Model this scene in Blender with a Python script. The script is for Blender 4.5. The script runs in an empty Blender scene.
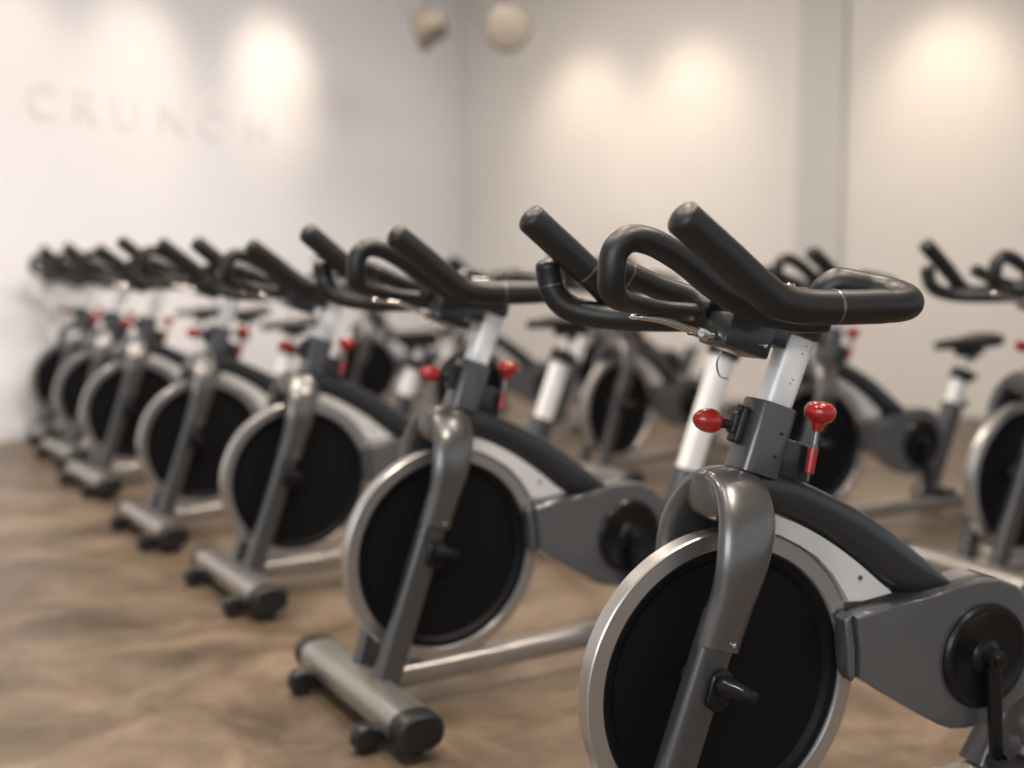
import bpy, bmesh, math, random
from mathutils import Vector, Matrix

sc = bpy.context.scene
col = sc.collection
PI = math.pi

# ------------------------------------------------------------------ camera, world, exposure
cam_data = bpy.data.cameras.new('camera')
cam = bpy.data.objects.new('camera', cam_data)
col.objects.link(cam)
cam.location = (0.0, 0.0, 0.9547)
cam.rotation_euler = (PI / 2 - 0.09675, 0, 0)
cam_data.sensor_width = 36.0
cam_data.lens = 1146.5 / 1024 * 36.0
cam_data.clip_start = 0.05
cam_data.dof.use_dof = True
cam_data.dof.focus_distance = 1.62
cam_data.dof.aperture_fstop = 1.6
sc.camera = cam

world = bpy.data.worlds.new('world')
sc.world = world
world.use_nodes = True
world.node_tree.nodes['Background'].inputs[0].default_value = (0.93, 0.96, 1.0, 1)
world.node_tree.nodes['Background'].inputs[1].default_value = 0.64

sc.view_settings.view_transform = 'Standard'
sc.view_settings.look = 'None'
sc.view_settings.gamma = 1.0
sc.view_settings.use_curve_mapping = False
sc.view_settings.exposure = 0.0

WARM = (1.0, 0.80, 0.62)
SOFT = (1.0, 0.90, 0.80)


def spot(name, loc, target, power, size, blend=1.0, radius=0.06, color=WARM):
    l = bpy.data.lights.new(name, 'SPOT')
    l.energy = power
    l.spot_size = math.radians(size)
    l.spot_blend = blend
    l.shadow_soft_size = radius
    l.color = color
    o = bpy.data.objects.new(name, l)
    o.location = loc
    o.rotation_euler = (Vector(target) - Vector(loc)).to_track_quat('-Z', 'Y').to_euler()
    col.objects.link(o)
    return o


def area(name, loc, target, power, sx, sy, color=SOFT, spread=180):
    l = bpy.data.lights.new(name, 'AREA')
    l.energy = power
    l.shape = 'RECTANGLE'
    l.size, l.size_y = sx, sy
    l.spread = math.radians(spread)
    l.color = color
    o = bpy.data.objects.new(name, l)
    o.location = loc
    o.rotation_euler = (Vector(target) - Vector(loc)).to_track_quat('-Z', 'Y').to_euler()
    col.objects.link(o)
    return o


# room axes: left wall runs away to the corner, right wall comes back towards the camera
CORNER = Vector((-0.45, 10.0, 0))
LW = Vector((-0.57, -0.82, 0)).normalized()      # along the left wall, from the corner
RW = Vector((0.82, -0.57, 0)).normalized()       # along the right wall, from the corner
LN = Vector((RW.x, RW.y, 0))                     # left wall's inward normal
RN = Vector((LW.x, LW.y, 0))                     # right wall's inward normal
CEIL = 3.5


def on_left(s, h, d=0.0):
    p = CORNER + LW * s + LN * d
    return Vector((p.x, p.y, h))


def on_right(s, h, d=0.0):
    p = CORNER + RW * s + RN * d
    return Vector((p.x, p.y, h))


# wall-washing spots on both walls
for s, h, pw in ((4.15, 2.14, 20), (3.30, 2.20, 26), (2.14, 2.30, 40)):
    spot('wall_spot', on_left(s, 2.75, 0.9), on_left(s, h, 0), pw, 64, radius=.15)
for s, h, pw in ((1.27, 2.2, 36), (2.2, 2.2, 37), (4.05, 2.15, 52)):
    spot('wall_spot', on_right(s, 3.0, 0.8), on_right(s, h - .15, 0), pw, 66, radius=.15)
# long unseen area fills added below the ceiling to brighten both walls
area('wall_fill', on_left(4.0, 3.35, 3.0), on_left(3.6, .6, 0), 48, 6.0, 0.25, (1.0, 0.95, 0.935), 105)
area('wall_fill', on_right(3.6, 3.35, 2.8), on_right(4.4, .6, 0), 38, 6.0, 0.25, (1.0, 0.90, 0.80), 105)
# downlights over the bikes
for x, y in ((-0.5, 1.2), (0.9, 1.0), (-1.6, 2.6), (-0.1, 2.9), (1.5, 2.6), (-2.3, 4.4), (-0.9, 4.6), (0.6, 4.4), (-0.6, 6.6)):
    spot('downlight', (x, y, 3.43), (x, y, 0), 210, 125, 0.8, 0.22, (1.0, 0.87, 0.74))
# soft cool fill light added behind the camera for the walls and bikes
area('front_fill', (-1.5, -3.2, 2.2), (0.2, 3.0, 0.6), 120, 4.0, 2.2, (0.92, 0.96, 1.0))


# ------------------------------------------------------------------ materials
def mat(name, color, rough=0.5, metal=0.0, coat=0.0, noise=None, spec=0.5, bump=None):
    m = bpy.data.materials.new(name)
    m.use_nodes = True
    nt = m.node_tree
    b = nt.nodes['Principled BSDF']
    b.inputs['Base Color'].default_value = (*color, 1)
    b.inputs['Roughness'].default_value = rough
    b.inputs['Metallic'].default_value = metal
    b.inputs['Coat Weight'].default_value = coat
    b.inputs['Coat Roughness'].default_value = 0.10
    b.inputs['Specular IOR Level'].default_value = spec
    tc = nt.nodes.new('ShaderNodeTexCoord')
    if noise:
        scale, amount = noise
        n = nt.nodes.new('ShaderNodeTexNoise')
        n.inputs['Scale'].default_value = scale
        n.inputs['Detail'].default_value = 6
        nt.links.new(tc.outputs['Object'], n.inputs['Vector'])
        mix = nt.nodes.new('ShaderNodeMix')
        mix.data_type = 'RGBA'
        mix.inputs['A'].default_value = (*[c * (1 - amount) for c in color], 1)
        mix.inputs['B'].default_value = (*[min(1, c * (1 + amount)) for c in color], 1)
        nt.links.new(n.outputs['Fac'], mix.inputs['Factor'])
        nt.links.new(mix.outputs['Result'], b.inputs['Base Color'])
    if bump:
        scale, strength = bump
        n2 = nt.nodes.new('ShaderNodeTexNoise')
        n2.inputs['Scale'].default_value = scale
        n2.inputs['Detail'].default_value = 3
        nt.links.new(tc.outputs['Object'], n2.inputs['Vector'])
        bp = nt.nodes.new('ShaderNodeBump')
        bp.inputs['Strength'].default_value = strength
        bp.inputs['Distance'].default_value = 0.002
        nt.links.new(n2.outputs['Fac'], bp.inputs['Height'])
        nt.links.new(bp.outputs['Normal'], b.inputs['Normal'])
    return m


M = {
    'grey': mat('gunmetal_paint', (0.16, 0.157, 0.156), 0.30, 0.75, 0.3, (14, .06)),
    'grey_dark': mat('dark_grey_paint', (0.085, 0.086, 0.091), 0.30, 0.6, 0.7, (14, .06)),
    'guard': mat('charcoal_plastic', (0.070, 0.074, 0.080), 0.32, 0.0, 1.0, (30, .05), bump=(900, .08)),
    'beam': mat('black_blue_plastic', (0.011, 0.0135, 0.017), 0.34, 0.0, 0.4, (30, .06), bump=(900, .08)),
    'black': mat('black_plastic', (0.009, 0.009, 0.010), 0.42, 0.0, 0.0, (40, .1)),
    'disc': mat('black_disc', (0.005, 0.005, 0.006), 0.5, 0.0, 0.0, (40, .1), spec=0.15),
    'gloss': mat('gloss_black', (0.006, 0.006, 0.007), 0.30, 0.0, 0.10, spec=0.25),
    'foam': mat('black_foam_rubber', (0.009, 0.0088, 0.009), 0.40, 0.0, 0.0, (60, .15), bump=(700, .12)),
    'silver': mat('brushed_silver', (0.50, 0.49, 0.48), 0.30, 0.9, 0.0, (25, .05)),
    'tube': mat('satin_steel', (0.36, 0.345, 0.33), 0.30, 0.8, 0.1, (18, .08)),
    'alu': mat('white_aluminium', (0.80, 0.80, 0.81), 0.42, 0.25, 0.0, (20, .05)),
    'accent': mat('pale_silver_paint', (0.62, 0.61, 0.60), 0.45, 0.1, 0.1, (20, .03)),
    'chrome': mat('chrome', (0.75, 0.73, 0.70), 0.10, 1.0),
    'red': mat('red_plastic', (0.33, 0.012, 0.010), 0.22, 0.0, 0.5, (40, .2)),
    'rubber': mat('matt_rubber', (0.010, 0.010, 0.010), 0.7),
    'fixture': mat('fixture_housing', (0.20, 0.165, 0.125), 0.5, 0.2),
    'letter': mat('letter_beige', (0.745, 0.71, 0.68), 0.7),
}


def wall_mat(name, c):
    return mat(name, c, 0.75, 0.0, 0.0, (1.3, .025), bump=(40, .05))


M['wall_l'] = wall_mat('white_wall_paint', (0.785, 0.772, 0.772))
M['wall_r'] = wall_mat('cream_wall_paint', (0.74, 0.705, 0.665))
M['pillar'] = wall_mat('shaded_pillar', (0.60, 0.585, 0.56))  # shade between the wall spots, put into the colour as a greyer tone
M['ceiling'] = wall_mat('ceiling_paint', (0.70, 0.66, 0.61))
M['lens'] = mat('frosted_lens', (0.27, 0.23, 0.185), 0.4)


def floor_material():
    m = bpy.data.materials.new('stained_concrete')
    m.use_nodes = True
    nt = m.node_tree
    b = nt.nodes['Principled BSDF']
    tc = nt.nodes.new('ShaderNodeTexCoord')

    def noise(scale, detail, rough, dist=0.0):
        n = nt.nodes.new('ShaderNodeTexNoise')
        n.inputs['Scale'].default_value = scale
        n.inputs['Detail'].default_value = detail
        n.inputs['Roughness'].default_value = rough
        n.inputs['Distortion'].default_value = dist
        nt.links.new(tc.outputs['Object'], n.inputs['Vector'])
        return n
    n1 = noise(3.0, 9, .68, .5)
    r1 = nt.nodes.new('ShaderNodeValToRGB')
    e = r1.color_ramp.elements
    e[0].position, e[0].color = 0.34, (0.054, 0.038, 0.025, 1)
    e[1].position, e[1].color = 0.66, (0.185, 0.138, 0.097, 1)
    el = r1.color_ramp.elements.new(0.50)
    el.color = (0.115, 0.083, 0.056, 1)
    nt.links.new(n1.outputs['Fac'], r1.inputs['Fac'])
    n2 = noise(9, 6, .6, .3)
    mx = nt.nodes.new('ShaderNodeMix')
    mx.data_type = 'RGBA'
    mx.blend_type = 'OVERLAY'
    mx.inputs['Factor'].default_value = 0.35
    nt.links.new(r1.outputs['Color'], mx.inputs['A'])
    nt.links.new(n2.outputs['Fac'], mx.inputs['B'])
    nt.links.new(mx.outputs['Result'], b.inputs['Base Color'])
    mr = nt.nodes.new('ShaderNodeMapRange')
    mr.inputs['To Min'].default_value = 0.28
    mr.inputs['To Max'].default_value = 0.55
    nt.links.new(n1.outputs['Fac'], mr.inputs['Value'])
    nt.links.new(mr.outputs['Result'], b.inputs['Roughness'])
    b.inputs['Specular IOR Level'].default_value = 0.4
    return m


M['floor'] = floor_material()


# ------------------------------------------------------------------ mesh helpers
def finish(bm, name, m, parent=None, smooth=35, even=False):
    bmesh.ops.remove_doubles(bm, verts=bm.verts, dist=1e-6)
    bmesh.ops.recalc_face_normals(bm, faces=bm.faces)
    me = bpy.data.meshes.new(name)
    bm.to_mesh(me)
    bm.free()
    me.materials.append(m)
    if smooth:
        me.polygons.foreach_set('use_smooth', [True] * len(me.polygons))
        me.set_sharp_from_angle(angle=math.radians(smooth))
    o = bpy.data.objects.new(name, me)
    col.objects.link(o)
    if even:
        w = o.modifiers.new('even_normals', 'WEIGHTED_NORMAL')
        w.keep_sharp = True
    if parent:
        o.parent = parent
    return o


def ring_faces(bm, rings, closed=False, cap=True):
    n = len(rings[0])
    k = len(rings)
    for i in range(k if closed else k - 1):
        a, b = rings[i], rings[(i + 1) % k]
        for j in range(n):
            bm.faces.new((a[j], a[(j + 1) % n], b[(j + 1) % n], b[j]))
    if cap and not closed:
        bm.faces.new(rings[0][::-1])
        bm.faces.new(rings[-1])


def catmull(pts, per=8):
    P = [Vector(p) for p in pts]
    P = [P[0] * 2 - P[1]] + P + [P[-1] * 2 - P[-2]]
    out = []
    for i in range(1, len(P) - 2):
        p0, p1, p2, p3 = P[i - 1:i + 3]
        t0 = 0
        t1 = t0 + max((p1 - p0).length, 1e-6) ** .5
        t2 = t1 + max((p2 - p1).length, 1e-6) ** .5
        t3 = t2 + max((p3 - p2).length, 1e-6) ** .5
        for j in range(per):
            t = t1 + (t2 - t1) * j / per
            a1 = p0 * ((t1 - t) / (t1 - t0)) + p1 * ((t - t0) / (t1 - t0))
            a2 = p1 * ((t2 - t) / (t2 - t1)) + p2 * ((t - t1) / (t2 - t1))
            a3 = p2 * ((t3 - t) / (t3 - t2)) + p3 * ((t - t2) / (t3 - t2))
            b1 = a1 * ((t2 - t) / (t2 - t0)) + a2 * ((t - t0) / (t2 - t0))
            b2 = a2 * ((t3 - t) / (t3 - t1)) + a3 * ((t - t1) / (t3 - t1))
            out.append(b1 * ((t2 - t) / (t2 - t1)) + b2 * ((t - t1) / (t2 - t1)))
    out.append(P[-2].copy())
    return out


def tube(bm, pts, r, n=20, smooth=8, round0=0.0, round1=0.0):
    """sweep a round section; r a number or a function of 0..1; round0/round1 dome the ends"""
    P = catmull(pts, smooth) if smooth else [Vector(p) for p in pts]
    rf = r if callable(r) else (lambda t: r)
    L = [0]
    for a, b in zip(P, P[1:]):
        L.append(L[-1] + (b - a).length)
    tot = L[-1]
    T = []
    for i in range(len(P)):
        a, b = P[max(i - 1, 0)], P[min(i + 1, len(P) - 1)]
        T.append((b - a).normalized())
    up = Vector((0, 0, 1)) if abs(T[0].z) < .9 else Vector((1, 0, 0))
    u = (up - T[0] * up.dot(T[0])).normalized()
    rings = []

    def ring(c, t, u, rad):
        v = t.cross(u)
        return [bm.verts.new(c + (u * math.cos(2 * PI * j / n) + v * math.sin(2 * PI * j / n)) * rad) for j in range(n)]
    fr = []
    for i, t in enumerate(T):
        u = (u - t * u.dot(t)).normalized()
        fr.append((P[i], t, u.copy(), rf(L[i] / tot)))
    if round0:
        c, t, uu, rad = fr[0]
        for k in range(5):
            a = PI / 2 * k / 5
            rings.append(ring(c - t * round0 * math.cos(a), t, uu, max(rad * math.sin(a), rad * .25)))
    for c, t, uu, rad in fr:
        rings.append(ring(c, t, uu, rad))
    if round1:
        c, t, uu, rad = fr[-1]
        for k in range(4, -1, -1):
            a = PI / 2 * k / 5
            rings.append(ring(c + t * round1 * math.cos(a), t, uu, max(rad * math.sin(a), rad * .25)))
    ring_faces(bm, rings)


def loft(bm, sections, n=28, power=2.6):
    """sections: (centre, half vector a, half vector b); superellipse rings"""
    rings = []
    for c, a, b in sections:
        c, a, b = Vector(c), Vector(a), Vector(b)
        rg = []
        for j in range(n):
            t = 2 * PI * j / n
            x, y = math.cos(t), math.sin(t)
            x = math.copysign(abs(x) ** (2 / power), x)
            y = math.copysign(abs(y) ** (2 / power), y)
            rg.append(bm.verts.new(c + a * x + b * y))
        rings.append(rg)
    ring_faces(bm, rings)


def bar(bm, p0, p1, w0, d0, w1=None, d1=None, side=(0, 1, 0), power=5, n=28):
    """straight bar of rounded-rectangle section; w across `side`, d the other way"""
    p0, p1, side = Vector(p0), Vector(p1), Vector(side)
    t = (p1 - p0).normalized()
    s = (side - t * side.dot(t)).normalized()
    v = t.cross(s)
    w1 = w0 if w1 is None else w1
    d1 = d0 if d1 is None else d1
    loft(bm, [(p0, s * w0 / 2, v * d0 / 2), (p1, s * w1 / 2, v * d1 / 2)], n, power)


def box(bm, c, size, rot=None, bevel=0.004, seg=2):
    r = bmesh.ops.create_cube(bm, size=1)
    vs = r['verts']
    mtx = Matrix.Translation(Vector(c)) @ (rot.to_4x4() if rot else Matrix.Identity(4)) @ Matrix.Diagonal((*size, 1))
    bmesh.ops.transform(bm, matrix=mtx, verts=vs)
    if bevel:
        es = list({e for v in vs for e in v.link_edges})
        bmesh.ops.bevel(bm, geom=es, offset=bevel, segments=seg, affect='EDGES', profile=.5)


def prism(bm, outline, y0, y1, bevel=0.006, seg=3, b0=True):
    """extrude an X-Z outline from y0 to y1 with rounded rims"""
    a = [bm.verts.new((x, y0, z)) for x, z in outline]
    b = [bm.verts.new((x, y1, z)) for x, z in outline]
    f0 = bm.faces.new(a)
    f1 = bm.faces.new(b[::-1])
    n = len(outline)
    for i in range(n):
        bm.faces.new((a[i], b[i], b[(i + 1) % n], a[(i + 1) % n]))
    if bevel:
        es = list(f1.edges) + (list(f0.edges) if b0 else [])
        bmesh.ops.bevel(bm, geom=es, offset=bevel, segments=seg, affect='EDGES', profile=.5, clamp_overlap=True)


def lathe(bm, prof, centre, axis=(0, 1, 0), n=64, closed=False):
    """profile of (radius, along) turned about an axis through centre"""
    ax = Vector(axis).normalized()
    u = ax.orthogonal().normalized()
    v = ax.cross(u)
    c = Vector(centre)
    rings = []
    for r, h in prof:
        rings.append([bm.verts.new(c + ax * h + (u * math.cos(2 * PI * j / n) + v * math.sin(2 * PI * j / n)) * max(r, 1e-4)) for j in range(n)])
    ring_faces(bm, rings, closed=closed, cap=not closed)


def curve2(pts, per=5):
    return [(p.x, p.z) for p in catmull([(x, 0, z) for x, z in pts], per)]


def new():
    return bmesh.new()


def thing(name, label, cat, loc=(0, 0, 0), rz=0.0, group=None):
    o = bpy.data.objects.new(name, None)
    o.empty_display_size = .1
    o.location = loc
    o.rotation_euler = (0, 0, rz)
    col.objects.link(o)
    o['label'] = label
    o['category'] = cat
    if group:
        o['group'] = group
    return o


# ------------------------------------------------------------------ the room
def quad_struct(name, verts, m, kind='structure'):
    bm = new()
    vs = [bm.verts.new(v) for v in verts]
    bm.faces.new(vs)
    o = finish(bm, name, m, smooth=0)
    o['kind'] = kind
    return o


def slab_struct(name, p0, p1, inward, thick, z0, z1, m):
    """wall slab whose inner face runs p0-p1"""
    bm = new()
    p0, p1 = Vector((p0.x, p0.y, 0)), Vector((p1.x, p1.y, 0))
    q0, q1 = p0 - inward * thick, p1 - inward * thick
    lo = [bm.verts.new((p.x, p.y, z0)) for p in (p0, p1, q1, q0)]
    hi = [bm.verts.new((p.x, p.y, z1)) for p in (p0, p1, q1, q0)]
    bm.faces.new(lo)
    bm.faces.new(hi)
    for i in range(4):
        bm.faces.new((lo[i], lo[(i + 1) % 4], hi[(i + 1) % 4], hi[i]))
    o = finish(bm, name, m, smooth=0)
    o['kind'] = 'structure'
    return o


A_, B_ = on_left(11.5, 0), on_right(11.5, 0)
C_ = A_ + (B_ - CORNER)
fl = new()
lo = [fl.verts.new((p.x, p.y, 0)) for p in (CORNER, B_, C_, A_)]
lo2 = [fl.verts.new((p.x, p.y, -0.1)) for p in (CORNER, B_, C_, A_)]
fl.faces.new(lo)
fl.faces.new(lo2)
for i in range(4):
    fl.faces.new((lo[i], lo[(i + 1) % 4], lo2[(i + 1) % 4], lo2[i]))
o = finish(fl, 'floor', M['floor'], smooth=0)
o['kind'] = 'structure'
slab_struct('wall_left', on_left(-.15, 0), A_, LN, .15, 0, CEIL, M['wall_l'])
slab_struct('wall_right', CORNER, B_, RN, .15, 0, CEIL, M['wall_r'])
cl = new()
lo = [cl.verts.new((p.x, p.y, CEIL)) for p in (CORNER, B_, C_, A_)]
lo2 = [cl.verts.new((p.x, p.y, CEIL + .12)) for p in (CORNER, B_, C_, A_)]
cl.faces.new(lo)
cl.faces.new(lo2)
for i in range(4):
    cl.faces.new((lo[i], lo[(i + 1) % 4], lo2[(i + 1) % 4], lo2[i]))
o = finish(cl, 'ceiling', M['ceiling'], smooth=0)
o['kind'] = 'structure'
slab_struct('pillar', on_right(3.03, 0, .04), on_right(3.36, 0, .04), RN, .04, 0, CEIL, M['pillar'])
slab_struct('baseboard_left', on_left(.012, 0, .012), on_left(11.5, 0, .012), LN, .012, 0, .09, M['wall_l'])
slab_struct('baseboard_right', on_right(.012, 0, .012), on_right(3.0, 0, .012), RN, .012, 0, .09, M['wall_r'])

# faint raised lettering on the left wall
sign = thing('wall_lettering', 'faint pale raised lettering spelling CRUNCH on the left wall', 'sign', on_left(3.2, 1.84, .0))
right_dir = -LW
rot = Matrix((right_dir, Vector((0, 0, 1)), right_dir.cross(Vector((0, 0, 1))))).transposed()
sign.rotation_euler = rot.to_euler()
for ch, s in zip('CRUNCH', (.77, .48, .19, -.15, -.47, -.89)):
    cu = bpy.data.curves.new('letter', 'FONT')
    cu.body = ch
    cu.size = .30
    cu.extrude = .005
    cu.align_x = 'CENTER'
    tmp = bpy.data.objects.new('letter_tmp', cu)
    col.objects.link(tmp)
    bpy.context.view_layer.update()
    me = bpy.data.meshes.new_from_object(tmp.evaluated_get(bpy.context.evaluated_depsgraph_get()))
    bpy.data.objects.remove(tmp)
    me.materials.clear()
    me.materials.append(M['letter'])
    lo_ = bpy.data.objects.new('letter', me)
    col.objects.link(lo_)
    lo_.parent = sign
    lo_.location = (-s, 0, .005)


# ceiling flood lamps near the corner
def flood(loc, aim, label, s=1.0):
    t = thing('flood_lamp', label, 'lamp', (loc[0], loc[1], CEIL), 0, 'flood lamps near the corner')
    bm = new()
    lathe(bm, [(.05, 0), (.05, -.02), (.012, -.03), (.012, -(CEIL - loc[2]))], (0, 0, 0), (0, 0, 1), 24)
    finish(bm, 'stem', M['fixture'], t)
    c = Vector((0, 0, loc[2] - CEIL))
    ax = Vector(aim).normalized()
    bm = new()
    lathe(bm, [(.06 * s, -.16 * s), (.09 * s, -.15 * s), (.11 * s, -.05 * s), (.15 * s, .05 * s), (.16 * s, .06 * s), (.145 * s, .062 * s)], c, ax, 40)
    finish(bm, 'housing', M['fixture'], t)
    bm = new()
    lathe(bm, [(.145 * s, .058 * s), (.13 * s, .075 * s), (.06 * s, .086 * s), (.0, .089 * s)], c, ax, 40)
    finish(bm, 'lens', M['lens'], t)
    return t


flood((-0.03, 7.6, 2.53), (.02, -1, -.22), 'round pale faced ceiling flood lamp beside the wall corner', .95)
flood((-0.58, 7.9, 2.58), (-.9, .1, -.25), 'dark ceiling flood lamp turned away, left of the corner', .9)

# ------------------------------------------------------------------ the spin bike (X forward, Y rider's left, Z up)
ZH = 0.3313
TH = math.atan2(.322, .947)             # lean of the handlebar post
AXV = Vector((-math.sin(TH), 0, math.cos(TH)))
FWV = Vector((math.cos(TH), 0, math.sin(TH)))
LEAN = Matrix((FWV, Vector((0, 1, 0)), AXV)).transposed()
C0 = Vector((-.041, 0, .655))           # bottom centre of the collar


def col_pt(f, y, a):
    return C0 + FWV * f + Vector((0, y, 0)) + AXV * a


def make_bike():
    B = thing('spin_bike', '', 'exercise bike', group='spin bikes on the studio floor')
    # --- front stabilizer
    bm = new()
    SX, SZ = .202, .060

    def stab_sec(y, k=1.0):
        return ((SX, y, SZ), Vector((.050 * k, 0, 0)), Vector((0, 0, .037 * k)))
    loft(bm, [stab_sec(y) for y in (-.265, .265)], 36, 2.5)
    st = finish(bm, 'front_stabilizer', M['tube'], B)
    for s in (-1, 1):
        bm = new()
        loft(bm, [stab_sec(s * .250, 1.03), stab_sec(s * .282, 1.04), stab_sec(s * .294, .98), stab_sec(s * .298, .86)], 36, 2.5)
        finish(bm, 'end_cap', M['black'], st)
        bm = new()                                           # transport wheel arm and wheel in front of the tube
        bar(bm, (SX + .02, s * .185, .040), (SX + .072, s * .185, .034), .036, .030)
        lathe(bm, [(.012, -.021), (.025, -.019), (.028, -.012), (.028, .012), (.025, .019), (.012, .021)], (SX + .074, s * .185, .029), (0, 1, 0), 28)
        finish(bm, 'transport_wheel', M['black'], st)
        bm = new()
        lathe(bm, [(.026, 0), (.028, .004), (.026, .012), (.010, .016), (.010, .04)], (SX - .005, s * .225, 0), (0, 0, 1), 24)
        finish(bm, 'leveling_foot', M['rubber'], st)
    # --- floor rail and rear stabilizer
    bm = new()
    bar(bm, (.165, 0, .072), (-.84, 0, .090), .066, .050, power=4)
    rl = finish(bm, 'floor_rail', M['tube'], B)
    bm = new()
    box(bm, (.035, -.040, .1005), (.125, .066, .006), None, .002)
    finish(bm, 'step_plate', M['alu'], rl)
    bm = new()
    RX = -.86

    def rsec(y, k=1.0):
        return ((RX, y, .060), Vector((.046 * k, 0, 0)), Vector((0, 0, .032 * k)))
    loft(bm, [rsec(-.25), rsec(.25)], 36, 2.5)
    rs = finish(bm, 'rear_stabilizer', M['tube'], B)
    for s in (-1, 1):
        bm = new()
        loft(bm, [rsec(s * .243, 1.03), rsec(s * .268, 1.04), rsec(s * .280, .98), rsec(s * .284, .86)], 36, 2.5)
        finish(bm, 'end_cap', M['black'], rs)
        bm = new()
        lathe(bm, [(.026, 0), (.028, .004), (.026, .012), (.010, .016), (.010, .04)], (RX, s * .22, 0), (0, 0, 1), 24)
        finish(bm, 'leveling_foot', M['rubber'], rs)
    # --- fork
    for s in (1, -1):
        bm = new()
        bar(bm, (.178, s * .058, .070), (.048, s * .068, .462), .036, .058, power=4)
        lg = finish(bm, 'fork_leg', M['grey_dark'], B)
        # axle bracket plate on the outside of the leg with its bolt
        bm = new()
        t = Vector((-.292, 0, .957))
        cx = Vector((.066, s * .0855, .356))
        v = t.cross(Vector((0, 1, 0)))
        prof = []
        for k in range(24):
            a = 2 * PI * k / 24
            prof.append(v * .019 * math.cos(a) + t * (.019 * math.sin(a) + (.012 if math.sin(a) > 0 else -.012)))
        ra = [bm.verts.new(cx + p) for p in prof]
        rb = [bm.verts.new(cx + p + Vector((0, s * .006, 0))) for p in prof]
        rc = [bm.verts.new(cx + p * .88 + Vector((0, s * .008, 0))) for p in prof]
        ring_faces(bm, [ra, rb, rc])
        br = finish(bm, 'axle_bracket', M['gloss'], lg)
        bm = new()
        lathe(bm, [(.016, 0), (.016, .016), (.0135, .020), (.0125, .042), (.0095, .049), (.009, .055), (.0085, .066), (.005, .068)],
              (.061, s * .092, .362), (-.08, s * 1, .10), 28)
        finish(bm, 'axle_bolt', M['gloss'], br)
    bm = new()
    for s in (1, -1):
        path = [(.0585, .067, .412), (.0545, .0695, .430), (.046, .075, .462), (.036, .082, .502), (.029, .085, .535), (.022, .082, .565),
                (.014, .073, .594), (.008, .058, .618), (.005, .041, .636), (.005, .022, .646), (.005, 0, .649)]
        P = catmull([(x, s * y, z) for x, y, z in path], 5)
        secs = []
        for i, c in enumerate(P):
            tt = (P[min(i + 1, len(P) - 1)] - P[max(i - 1, 0)]).normalized()
            if i == 0:
                tt = Vector((-.25, 0, 1)).normalized()
            e1 = Vector((1, 0, 0))
            e1 = (e1 - tt * e1.dot(tt)).normalized()
            e2 = tt.cross(e1)
            k = i / (len(P) - 1)
            a = .036 + .009 * max(0, math.sin(PI * (k - .25) / .75)) if k > .25 else .036
            b = .0225 - .003 * min(1, k / .4) - .004 * max(0, (k - .6) / .4)
            secs.append((c, e1 * a, e2 * b))
        loft(bm, secs, 32, 2.5)
    loft(bm, [((.017, 0, z), Vector((w * .031 / .05 if z < .60 else .033, 0, 0)), Vector((0, w, 0))) for z, w in ((.586, .026), (.590, .040), (.598, .050), (.608, .057), (.622, .055), (.636, .046), (.648, .034))], 32, 3.0)
    fc = finish(bm, 'fork_cover', M['grey'], B, 50)
    bm = new()
    yz = [(-.080, .50), (-.022, .50), (-.022, .578), (.022, .578), (.022, .54), (.050, .54), (.055, .59), (.050, .612), (.030, .640), (-.030, .640), (-.062, .612), (-.080, .575)]
    ra = [bm.verts.new((-.030, y, z)) for y, z in yz]
    rb = [bm.verts.new((-.004, y, z)) for y, z in yz]
    ring_faces(bm, [ra, rb])
    finish(bm, 'fork_web', M['beam'], fc, 20)
    for s in (1, -1):
        bm = new()
        lathe(bm, [(.0035, 0), (.0035, .004), (.002, .005)], (.045, s * .0895, .421), (0, s, 0), 12)
        finish(bm, 'cover_screw', M['chrome'], fc)
    # --- flywheel
    fw = None
    bm = new()
    lathe(bm, [(.210, -.013), (.212, -.016), (.236, -.016), (.238, -.014), (.238, .014), (.236, .016), (.212, .016), (.210, .013), (.208, .008), (.208, -.008)],
          (.004, 0, ZH), (0, 1, 0), 128, closed=True)
    fw = finish(bm, 'flywheel', M['silver'], B, 30)
    bm = new()
    lathe(bm, [(.035, -.018), (.035, -.003), (.188, -.001), (.1965, -.010), (.2065, -.0125), (.2095, -.011), (.2095, .011), (.2065, .0125), (.1965, .010),
               (.188, .001), (.035, .003), (.035, .018)], (.004, 0, ZH), (0, 1, 0), 96)
    finish(bm, 'flywheel_disc', M['disc'], fw, 30)
    bm = new()
    lathe(bm, [(.020, -.075), (.020, .075)], (.058, 0, .352), (0, 1, 0), 24)
    finish(bm, 'axle', M['grey_dark'], B)
    # --- frame beam, accent panel, brake housing
    bm = new()
    top = curve2([(.004, .652), (-.020, .660), (-.085, .650), (-.133, .633), (-.191, .606), (-.231, .586), (-.292, .550), (-.345, .512), (-.388, .480), (-.424, .450)])
    bot = curve2([(-.412, .436), (-.345, .434), (-.306, .446), (-.274, .467), (-.233, .500), (-.174, .541), (-.116, .573), (-.071, .590), (.004, .600)])
    bot_r = bot[::-1]

    def along(poly, k):
        d = [0]
        for p, q in zip(poly, poly[1:]):
            d.append(d[-1] + math.dist(p, q))
        t = k * d[-1]
        for i in range(len(d) - 1):
            if t <= d[i + 1] + 1e-9:
                f = (t - d[i]) / max(d[i + 1] - d[i], 1e-9)
                return poly[i][0] + (poly[i + 1][0] - poly[i][0]) * f, poly[i][1] + (poly[i + 1][1] - poly[i][1]) * f
        return poly[-1]
    secs = []
    for i in range(41):
        k = i / 40
        (tx, tz), (bx, bz) = along(top, k), along(bot_r, k)
        secs.append((((tx + bx) / 2, -.002, (tz + bz) / 2), Vector(((tx - bx) / 2, 0, (tz - bz) / 2)), Vector((0, .031, 0))))
    loft(bm, secs, 48, 3.0)
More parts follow.
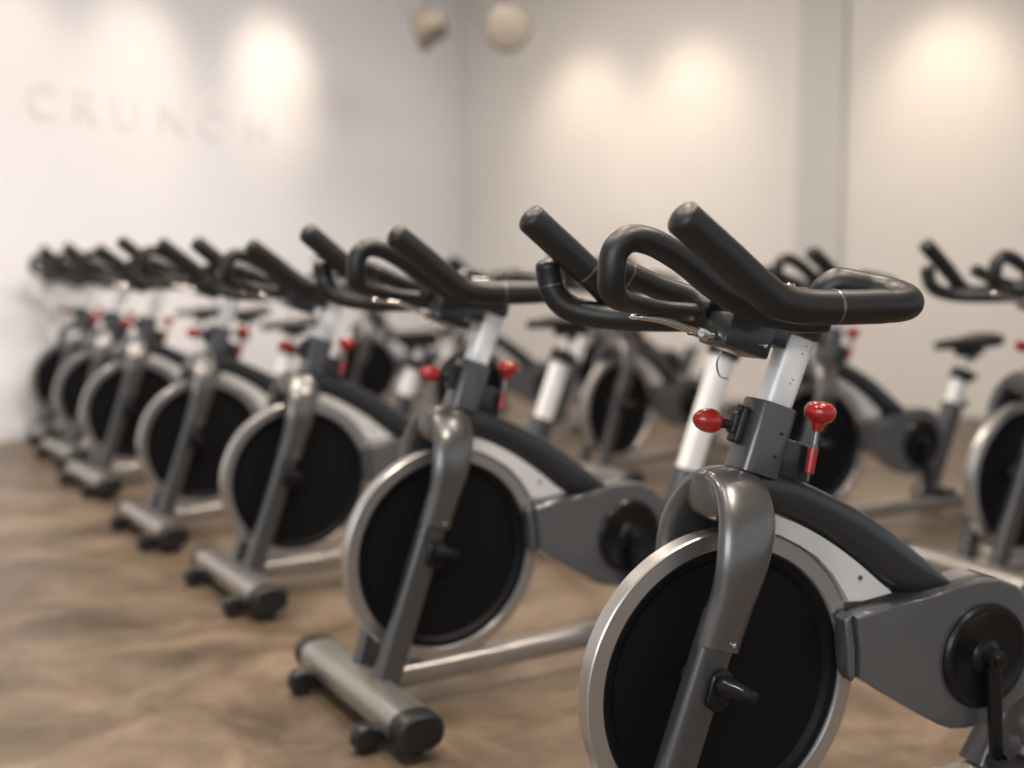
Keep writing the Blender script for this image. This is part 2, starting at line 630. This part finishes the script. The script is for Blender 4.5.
    bmx = finish(bm, 'frame_beam', M['beam'], B, 60)
    bm = new()
    outl = curve2([(-.004, .598), (-.071, .587), (-.116, .570), (-.174, .538), (-.233, .497), (-.274, .464), (-.303, .441)], 4)
    arc = [(math.cos(math.radians(a)) * -.2395, ZH + math.sin(math.radians(a)) * .2395) for a in (26, 32, 40, 50, 60, 70, 80, 89)]
    prism(bm, outl + [(-.245, .434)] + arc, -.022, .0225, .002, 1)
    ap = finish(bm, 'accent_panel', M['accent'], B, 30, True)
    bm = new()
    lathe(bm, [(.004, 0), (.004, .002), (.002, .003)], (-.236, .0225, .474), (0, 1, 0), 12)
    finish(bm, 'panel_screw', M['grey_dark'], ap)
    bm = new()
    box(bm, (-.035, 0, .612), (.065, .052, .072), LEAN, .006)
    finish(bm, 'brake_housing', M['beam'], B)
    # --- chain guard and drive
    bm = new()
    gtop = [(-.203, .423), (-.28, .431), (-.35, .438), (-.412, .448), (-.455, .456), (-.495, .454), (-.535, .438), (-.568, .406), (-.588, .362),
            (-.594, .32), (-.584, .28), (-.56, .247), (-.525, .222), (-.477, .209), (-.434, .207), (-.402, .213), (-.38, .221), (-.338, .246), (-.255, .297), (-.215, .322), (-.2135, .372)]
    prism(bm, gtop, .020, .058, .006, 3)
    gin = [(x, z) for x, z in gtop if x < -.26]
    gin = [(-.2195, .4245)] + gin[:-1] + [(-.262, .294), (-.238, .309), (-.240, .331), (-.237, .370), (-.230, .400)]
    prism(bm, gin, -.014, .052, .003, 2)
    prism(bm, [(-.150, .530), (-.30, .450), (-.24, .43), (-.224, .44), (-.19, .485)], -.010, .010, .002, 1)
    cg = finish(bm, 'chain_guard', M['guard'], B, 40, True)
    bm = new()
    sl = [(-.188, .417), (-.201, .424), (-.2115, .372), (-.2125, .323), (-.206, .316), (-.196, .330), (-.193, .365)]
    prism(bm, sl, .019, .050, .010, 4)
    finish(bm, 'guard_collar', M['guard'], cg, 40, True)
    CX, CZ = -.464, .329
    bm = new()
    lathe(bm, [(.086, .056), (.088, .064), (.084, .069), (.076, .070), (.070, .066), (.030, .066), (.024, .072), (.016, .074)], (CX, 0, CZ), (0, 1, 0), 72)
    cd = finish(bm, 'crank_disc', M['gloss'], B, 40)
    for s, ex, ez in ((1, -.010, -.172), (-1, -.165, -.05)):
        bm = new()
        y0, y1 = s * .079, s * .086
        hub = (CX, y0, CZ)
        end = (CX + ex, y1, CZ + ez)
        bar(bm, hub, end, .014, .028, .014, .024, side=(0, 1, 0), power=4)
        lathe(bm, [(.018, -.012), (.018, .011), (.010, .013), (.009, .018)], hub, (0, s, 0), 28)
        lathe(bm, [(.015, -.009), (.015, .009)], end, (0, s, 0), 24)
        ca = finish(bm, 'crank_arm', M['gloss'], B, 40)
        bm = new()
        px, pz = end[0], end[2]
        lathe(bm, [(.007, 0), (.007, .12)], (px, y1, pz), (0, s, 0), 16)
        box(bm, (px, y1 + s * .062, pz), (.075, .09, .022), None, .006)
        for dx in (-.030, .030):
            box(bm, (px + dx, y1 + s * .062, pz), (.012, .096, .030), None, .003)
        finish(bm, 'pedal', M['black'], ca, 40)
    bm = new()
    lathe(bm, [(.022, -.084), (.022, .058)], (CX, 0, CZ), (0, 1, 0), 24)
    finish(bm, 'bottom_bracket', M['grey_dark'], B)
    # --- seat tube, post, saddle
    bm = new()
    bar(bm, (-.560, -.012, .085), (-.700, -.012, .455), .056, .078, power=4)
    bar(bm, (-.556, -.012, .095), (-.582, -.012, .160), .070, .098, .056, .078, power=4)
    tb = finish(bm, 'seat_tube', M['grey_dark'], B)
    bm = new()
    bar(bm, (-.6224, -.012, .25), (-.7777, -.012, .66), .044, .066, power=3)
    sp = finish(bm, 'seat_post', M['alu'], B)
    bm = new()
    bar(bm, (-.770, -.012, .64), (-.815, -.012, .760), .026, .034, power=2.2)
    finish(bm, 'upper_post', M['alu'], sp)
    bm = new()
    bar(bm, (-.7721, -.012, .645), (-.7873, -.012, .685), .056, .080, power=4)
    box(bm, (-.752, -.012, .672), (.03, .03, .026), None, .005)
    lathe(bm, [(.008, 0), (.008, .03), (.013, .034), (.013, .046), (.006, .05)], (-.775, .012, .665), (0, 1, 0), 16)
    box(bm, (-.815, -.012, .752), (.13, .034, .026), None, .005)
    bar(bm, (-.806, -.012, .735), (-.819, -.012, .775), .040, .040, power=3)
    lathe(bm, [(.012, 0), (.014, .018), (.008, .022)], (-.799, .012, .735), (0, 1, 0), 20)
    finish(bm, 'seat_clamp', M['black'], sp, 40)
    bm = new()
    lathe(bm, [(.008, -.01), (.012, 0), (.017, .014), (.012, .026), (.004, .03)], (-.745, -.012, .455), (-.95, 0, -.3), 20)
    finish(bm, 'seat_knob', M['black'], tb)
    bm = new()
    secs = []
    for x, w, h, dz in ((-.645, .016, .012, .778), (-.655, .024, .017, .782), (-.70, .030, .020, .786), (-.76, .042, .022, .787), (-.82, .068, .025, .788),
                        (-.875, .086, .028, .795), (-.915, .085, .028, .800), (-.935, .065, .020, .802), (-.942, .035, .010, .803)):
        secs.append(((x + .004, -.012, dz), Vector((0, w, 0)), Vector((0, 0, h))))
    loft(bm, secs, 32, 2.6)
    finish(bm, 'saddle', M['foam'], B, 60)
    # --- collar on the fork crown, clamp and red knobs
    bm = new()
    loft(bm, [(col_pt(0, 0, a), FWV * (.0345 * k), Vector((0, .0315 * k, 0))) for a, k in ((-.002, 1), (.103, 1), (.107, .965), (.107, .86))], 40, 5)
    cl_ = finish(bm, 'head_collar', M['grey_dark'], B, 40)
    bm = new()
    box(bm, col_pt(-.062, -.004, .030), (.060, .036, .068), LEAN, .004)
    finish(bm, 'rear_block', M['beam'], cl_)
    for a in (.030, .066):
        bm = new()
        lathe(bm, [(.0028, 0), (.0028, .0012), (.001, .0015)], col_pt(-.012, .0312, a), (0, 1, 0), 10)
        finish(bm, 'collar_rivet', M['black'], cl_)
    bm = new()
    box(bm, col_pt(.041, -.006, .062), (.014, .026, .058), LEAN, .005, 3)
    box(bm, col_pt(.050, -.006, .062), (.012, .018, .034), LEAN, .004, 3)
    lathe(bm, [(.0075, -.004), (.0075, .003), (.004, .004)], col_pt(.049, -.002, .084), FWV, 16)
    cp = finish(bm, 'clamp', M['black'], cl_, 40)
    bm = new()
    kc = col_pt(.052, -.006, .058)
    kd = Vector((.92, -.02, .18)).normalized()
    lathe(bm, [(.0085, 0), (.0075, .012), (.009, .022), (.012, .026)], kc, kd, 24)
    finish(bm, 'knob_stem', M['black'], cp)
    bm = new()
    lathe(bm, [(.009, .022), (.0145, .026), (.0178, .032), (.0186, .040), (.0172, .050), (.0135, .059), (.008, .065), (.001, .068)], kc, kd, 32)
    finish(bm, 'adjustment_knob', M['red'], cp)
    bm = new()
    k0 = Vector((-.131, .024, .648))
    kx = Vector((-.19, 0, .98)).normalized()
    lathe(bm, [(.002, -.012), (.003, 0), (.0062, .002), (.0068, .020), (.0075, .040), (.0062, .043), (.0055, .045), (.0055, .066), (.007, .068), (.0085, .070), (.0095, .076)], k0, kx, 24)
    bl = finish(bm, 'brake_lever', M['grey'], B)
    bm = new()
    lathe(bm, [(.006, .0005), (.0076, .002), (.0078, .038), (.006, .0405)], k0 + Vector((.0003, .0003, 0)), kx, 24)
    finish(bm, 'lever_sleeve', M['red'], bl)
    bm = new()
    lathe(bm, [(.008, .068), (.0095, .074), (.0115, .079), (.018, .083), (.0228, .088), (.0245, .094), (.0238, .101), (.020, .107), (.013, .111), (.001, .1125)], k0, kx, 36)
    finish(bm, 'brake_knob', M['red'], bl)
    # --- handlebar post and head
    bm = new()
    bar(bm, col_pt(-.004, 0, .085), col_pt(-.012, 0, .245), .042, .052, .042, .054, power=3.5)
    hp = finish(bm, 'handlebar_post', M['alu'], B)
    for f, a in ((-.005, .205), (-.002, .192), (.001, .150), (.004, .143)):
        bm = new()
        lathe(bm, [(.0014, 0), (.0014, .0006), (.0006, .0008)], col_pt(f - .012, .0206, a), (0, 1, 0), 10)
        finish(bm, 'post_mark', M['grey_dark'], hp)
    bm = new()
    box(bm, col_pt(.094, 0, .187), (.080, .074, .050), LEAN, .004)
    box(bm, col_pt(.050, 0, .203), (.06, .050, .030), LEAN, .004)
    box(bm, col_pt(.03, 0, .232), (.13, .060, .034), LEAN, .008, 3)
    hd = finish(bm, 'bar_clamp', M['beam'], B, 40)
    bm = new()
    lathe(bm, [(.0045, 0), (.0045, .003), (.0035, .007), (.001, .008)], col_pt(.070, .037, .180), (0, 1, 0), 16)
    finish(bm, 'clamp_pin', M['chrome'], hd)
    bm = new()
    box(bm, (-.085, 0, .928), (.055, .075, .010), None, .003)
    for yy in (-.022, .0, .022):
        lathe(bm, [(.008, 0), (.008, .006), (.005, .008)], (-.09, yy, .931), (0, 0, 1), 16)
    finish(bm, 'top_plate', M['chrome'], hd, 40)
    R = .0232
    near = [(.205, .2, 1.022), (.14, .2, .974), (.090, .2, .936), (.062, .2, .9185), (.030, .2, .9115), (-.007, .2, .909), (-.10, .2, .909), (-.138, .2, .910),
            (-.160, .192, .913), (-.174, .168, .919), (-.170, .142, .926), (-.150, .126, .931), (-.128, .117, .936), (-.109, .108, .939), (-.098, .101, .931), (-.090, .090, .915), (-.072, .052, .902)]
    far = [(.236, -.2, 1.038), (.14, -.2, .959), (.108, -.2, .930), (.086, -.2, .909), (.056, -.2, .896), (.015, -.2, .892), (-.05, -.2, .898)] + \
          [(x, -y, z) for x, y, z in near[6:]]
    bm = new()
    tube(bm, near, lambda t: R * (1.03 if t < .58 else 1.0) * (1 - .28 * max(0, (t - .9) / .1)), 28, 8, round0=.013)
    tube(bm, far, lambda t: R * (1.03 if t < .2 else .98) * (1 - .28 * max(0, (t - .9) / .1)), 28, 8, round0=.013)
    hb = finish(bm, 'handlebar', M['foam'], B, 50)

    def band(p, d, r, name='grip_band', w=.0022, m=M['grey']):
        bm = new()
        lathe(bm, [(r - .002, -w), (r, -w), (r + .0006, 0), (r, w), (r - .002, w)], p, d, 32)
        finish(bm, name, m, hb)
    band((-.030, .2, .909), (1, 0, 0), R * 1.035)
    band((.138, -.2, .957), (.76, 0, .65), R * 1.02)
    # --- inner bars
    r2 = .0192
    bm = new()
    tube(bm, [(-.075, .130, .890), (-.040, .100, .889), (-.003, .077, .899), (.065, .070, .930), (.13, .068, .975), (.178, .066, .998), (.208, .065, 1.0),
              (.228, .064, .984), (.232, .062, .955), (.229, .056, .934), (.214, .044, .921), (.17, .020, .910), (.12, .000, .902), (.06, -.005, .897)],
         lambda t: r2 if t < .68 else r2 * max(.68, 1 - (t - .68) * 2.6), 24, 8, .006, .004)
    finish(bm, 'aero_bar', M['foam'], B, 50)
    bm = new()
    tube(bm, [(.19, -.236, .966), (.187, -.237, .948), (.182, -.235, .926), (.166, -.228, .904), (.140, -.215, .892), (.095, -.185, .884), (.045, -.125, .883), (.0, -.045, .887)],
         lambda t: r2 * 1.1, 24, 8, .012, .004)
    ab = finish(bm, 'aero_bar', M['foam'], B, 50)
    bm = new()
    tube(bm, [(.010, -.03, .900), (.02, -.058, .912), (.08, -.074, .933), (.137, -.08, .956), (.155, -.082, .963)], r2 * .98, 24, 8, .004, .010)
    mb = finish(bm, 'aero_bar', M['foam'], B, 50)
    for p, dd, ob_ in (((.184, -.236, .936), (.2, .0, .95), ab), ((.128, -.079, .952), (.92, -.1, .38), mb)):
        bm = new()
        rr = r2 * (1.1 if ob_ is ab else .98)
        lathe(bm, [(rr - .002, -.002), (rr + .0005, -.002), (rr + .001, 0), (rr + .0005, .002), (rr - .002, .002)], p, dd, 28)
        finish(bm, 'grip_band', M['grey_dark'], ob_)
    # --- bottle-cage wire
    bm = new()
    for yy in (-.012, .012):
        tube(bm, [(.038, yy, .862), (.075, yy, .873), (.105, yy, .883), (.135, yy, .889), (.158, yy, .892)], .0042, 12, 6, .002, .003)
    tube(bm, [(.158, -.012, .892), (.166, 0, .892), (.158, .012, .892)], .0042, 12, 6)
    lathe(bm, [(.006, -.016), (.006, .016)], (.060, 0, .868), (0, 1, 0), 20)
    lathe(bm, [(.008, 0), (.008, .02)], (.040, .0, .862), (.93, 0, .36), 20)
    finish(bm, 'bottle_wire', M['chrome'], B, 40)
    bm = new()
    tube(bm, [(.025, .015, .840), (.030, .012, .822), (.022, .008, .803), (.004, .004, .797)], .0016, 8, 6)
    finish(bm, 'cable', M['chrome'], B, 40)
    return B


def children(o):
    return [c for c in list(bpy.data.objects) if c.parent == o]


def copy_tree(o, parent=None):
    c = o.copy()
    col.objects.link(c)
    if parent:
        c.parent = parent
    for ch in kids[o.name]:
        copy_tree(ch, c)
    return c


bike = make_bike()
kids = {}
for ob in bpy.data.objects:
    kids.setdefault(ob.name, [])
    if ob.parent:
        kids.setdefault(ob.parent.name, []).append(ob)

# position of the wheel centre on the floor, turn (heading towards the left and the camera)
BIKES = [
    (0.3249, 1.7072, .3987, 0.0, 0.0, 'nearest grey spin bike, sharp and large at the right, its red knobs clear'),
    (-0.1501, 2.5135, .5312, .005, .10, 'second spin bike of the front row, standing just left of the sharp one'),
    (-0.6435, 3.4262, .5562, .005, .0, 'third spin bike of the front row, its wheel just left of the second bike'),
    (-1.1347, 4.19, .5734, .032, -.09, 'fourth spin bike of the front row, half hidden by the third'),
    (-1.69, 5.12, .6116, .035, -.09, 'fifth spin bike of the front row, blurred, third from the left wall'),
    (-2.10, 5.86, .62, .04, -.06, 'sixth spin bike of the front row, blurred, second from the left wall'),
    (-2.54, 6.62, .62, .04, -.08, 'last spin bike of the front row, blurred against the left wall'),
    (1.565, 3.45, .44, 0.0, -.05, 'spin bike cut off by the right edge of the picture, its wheel half in view'),
    (1.075, 4.05, .47, 0.0, -.11, 'blurred spin bike right behind the sharp one, its guard beside its head post'),
    (0.60, 7.35, .50, 0.0, -.05, 'blurred far spin bike near the right wall, mostly hidden behind the back row'),
    (0.49, 5.25, .75, 0.0, -.08, 'blurred back row spin bike seen between the two nearest bikes'),
    (-0.23, 6.25, .52, 0.0, -.06, 'blurred back row spin bike standing behind the second bike'),
    (-0.93, 7.25, .60, 0.0, -.08, 'farthest back row spin bike, blurred behind the third bike near the corner'),
]
for i, (x, y, th, lift, drop, label) in enumerate(BIKES):
    b = bike if i == 0 else copy_tree(bike)
    b.location = (x, y, 0)
    b.rotation_euler = (0, 0, PI + th)
    b['label'] = label
    for ch in [o for o in bpy.data.objects if o.parent == b and o.name.split('.')[0] in ('seat_post', 'saddle')]:
        ch.location = Vector((-.140, 0, .370)).normalized() * drop     # seats set to different heights
    for ch in [o for o in bpy.data.objects if o.parent == b and o.name.split('.')[0] in ('seat_post', 'saddle', 'seat_tube')]:
        ch.location.x += {2: -.19, 3: -.14}.get(i, 0)                  # and set back on two of the bikes
    for ch in [o for o in bpy.data.objects if o.parent == b and o.name.split('.')[0] in ('handlebar_post', 'bar_clamp', 'handlebar', 'aero_bar', 'bottle_wire', 'cable')]:
        ch.location = AXV * lift                                       # and handlebars too
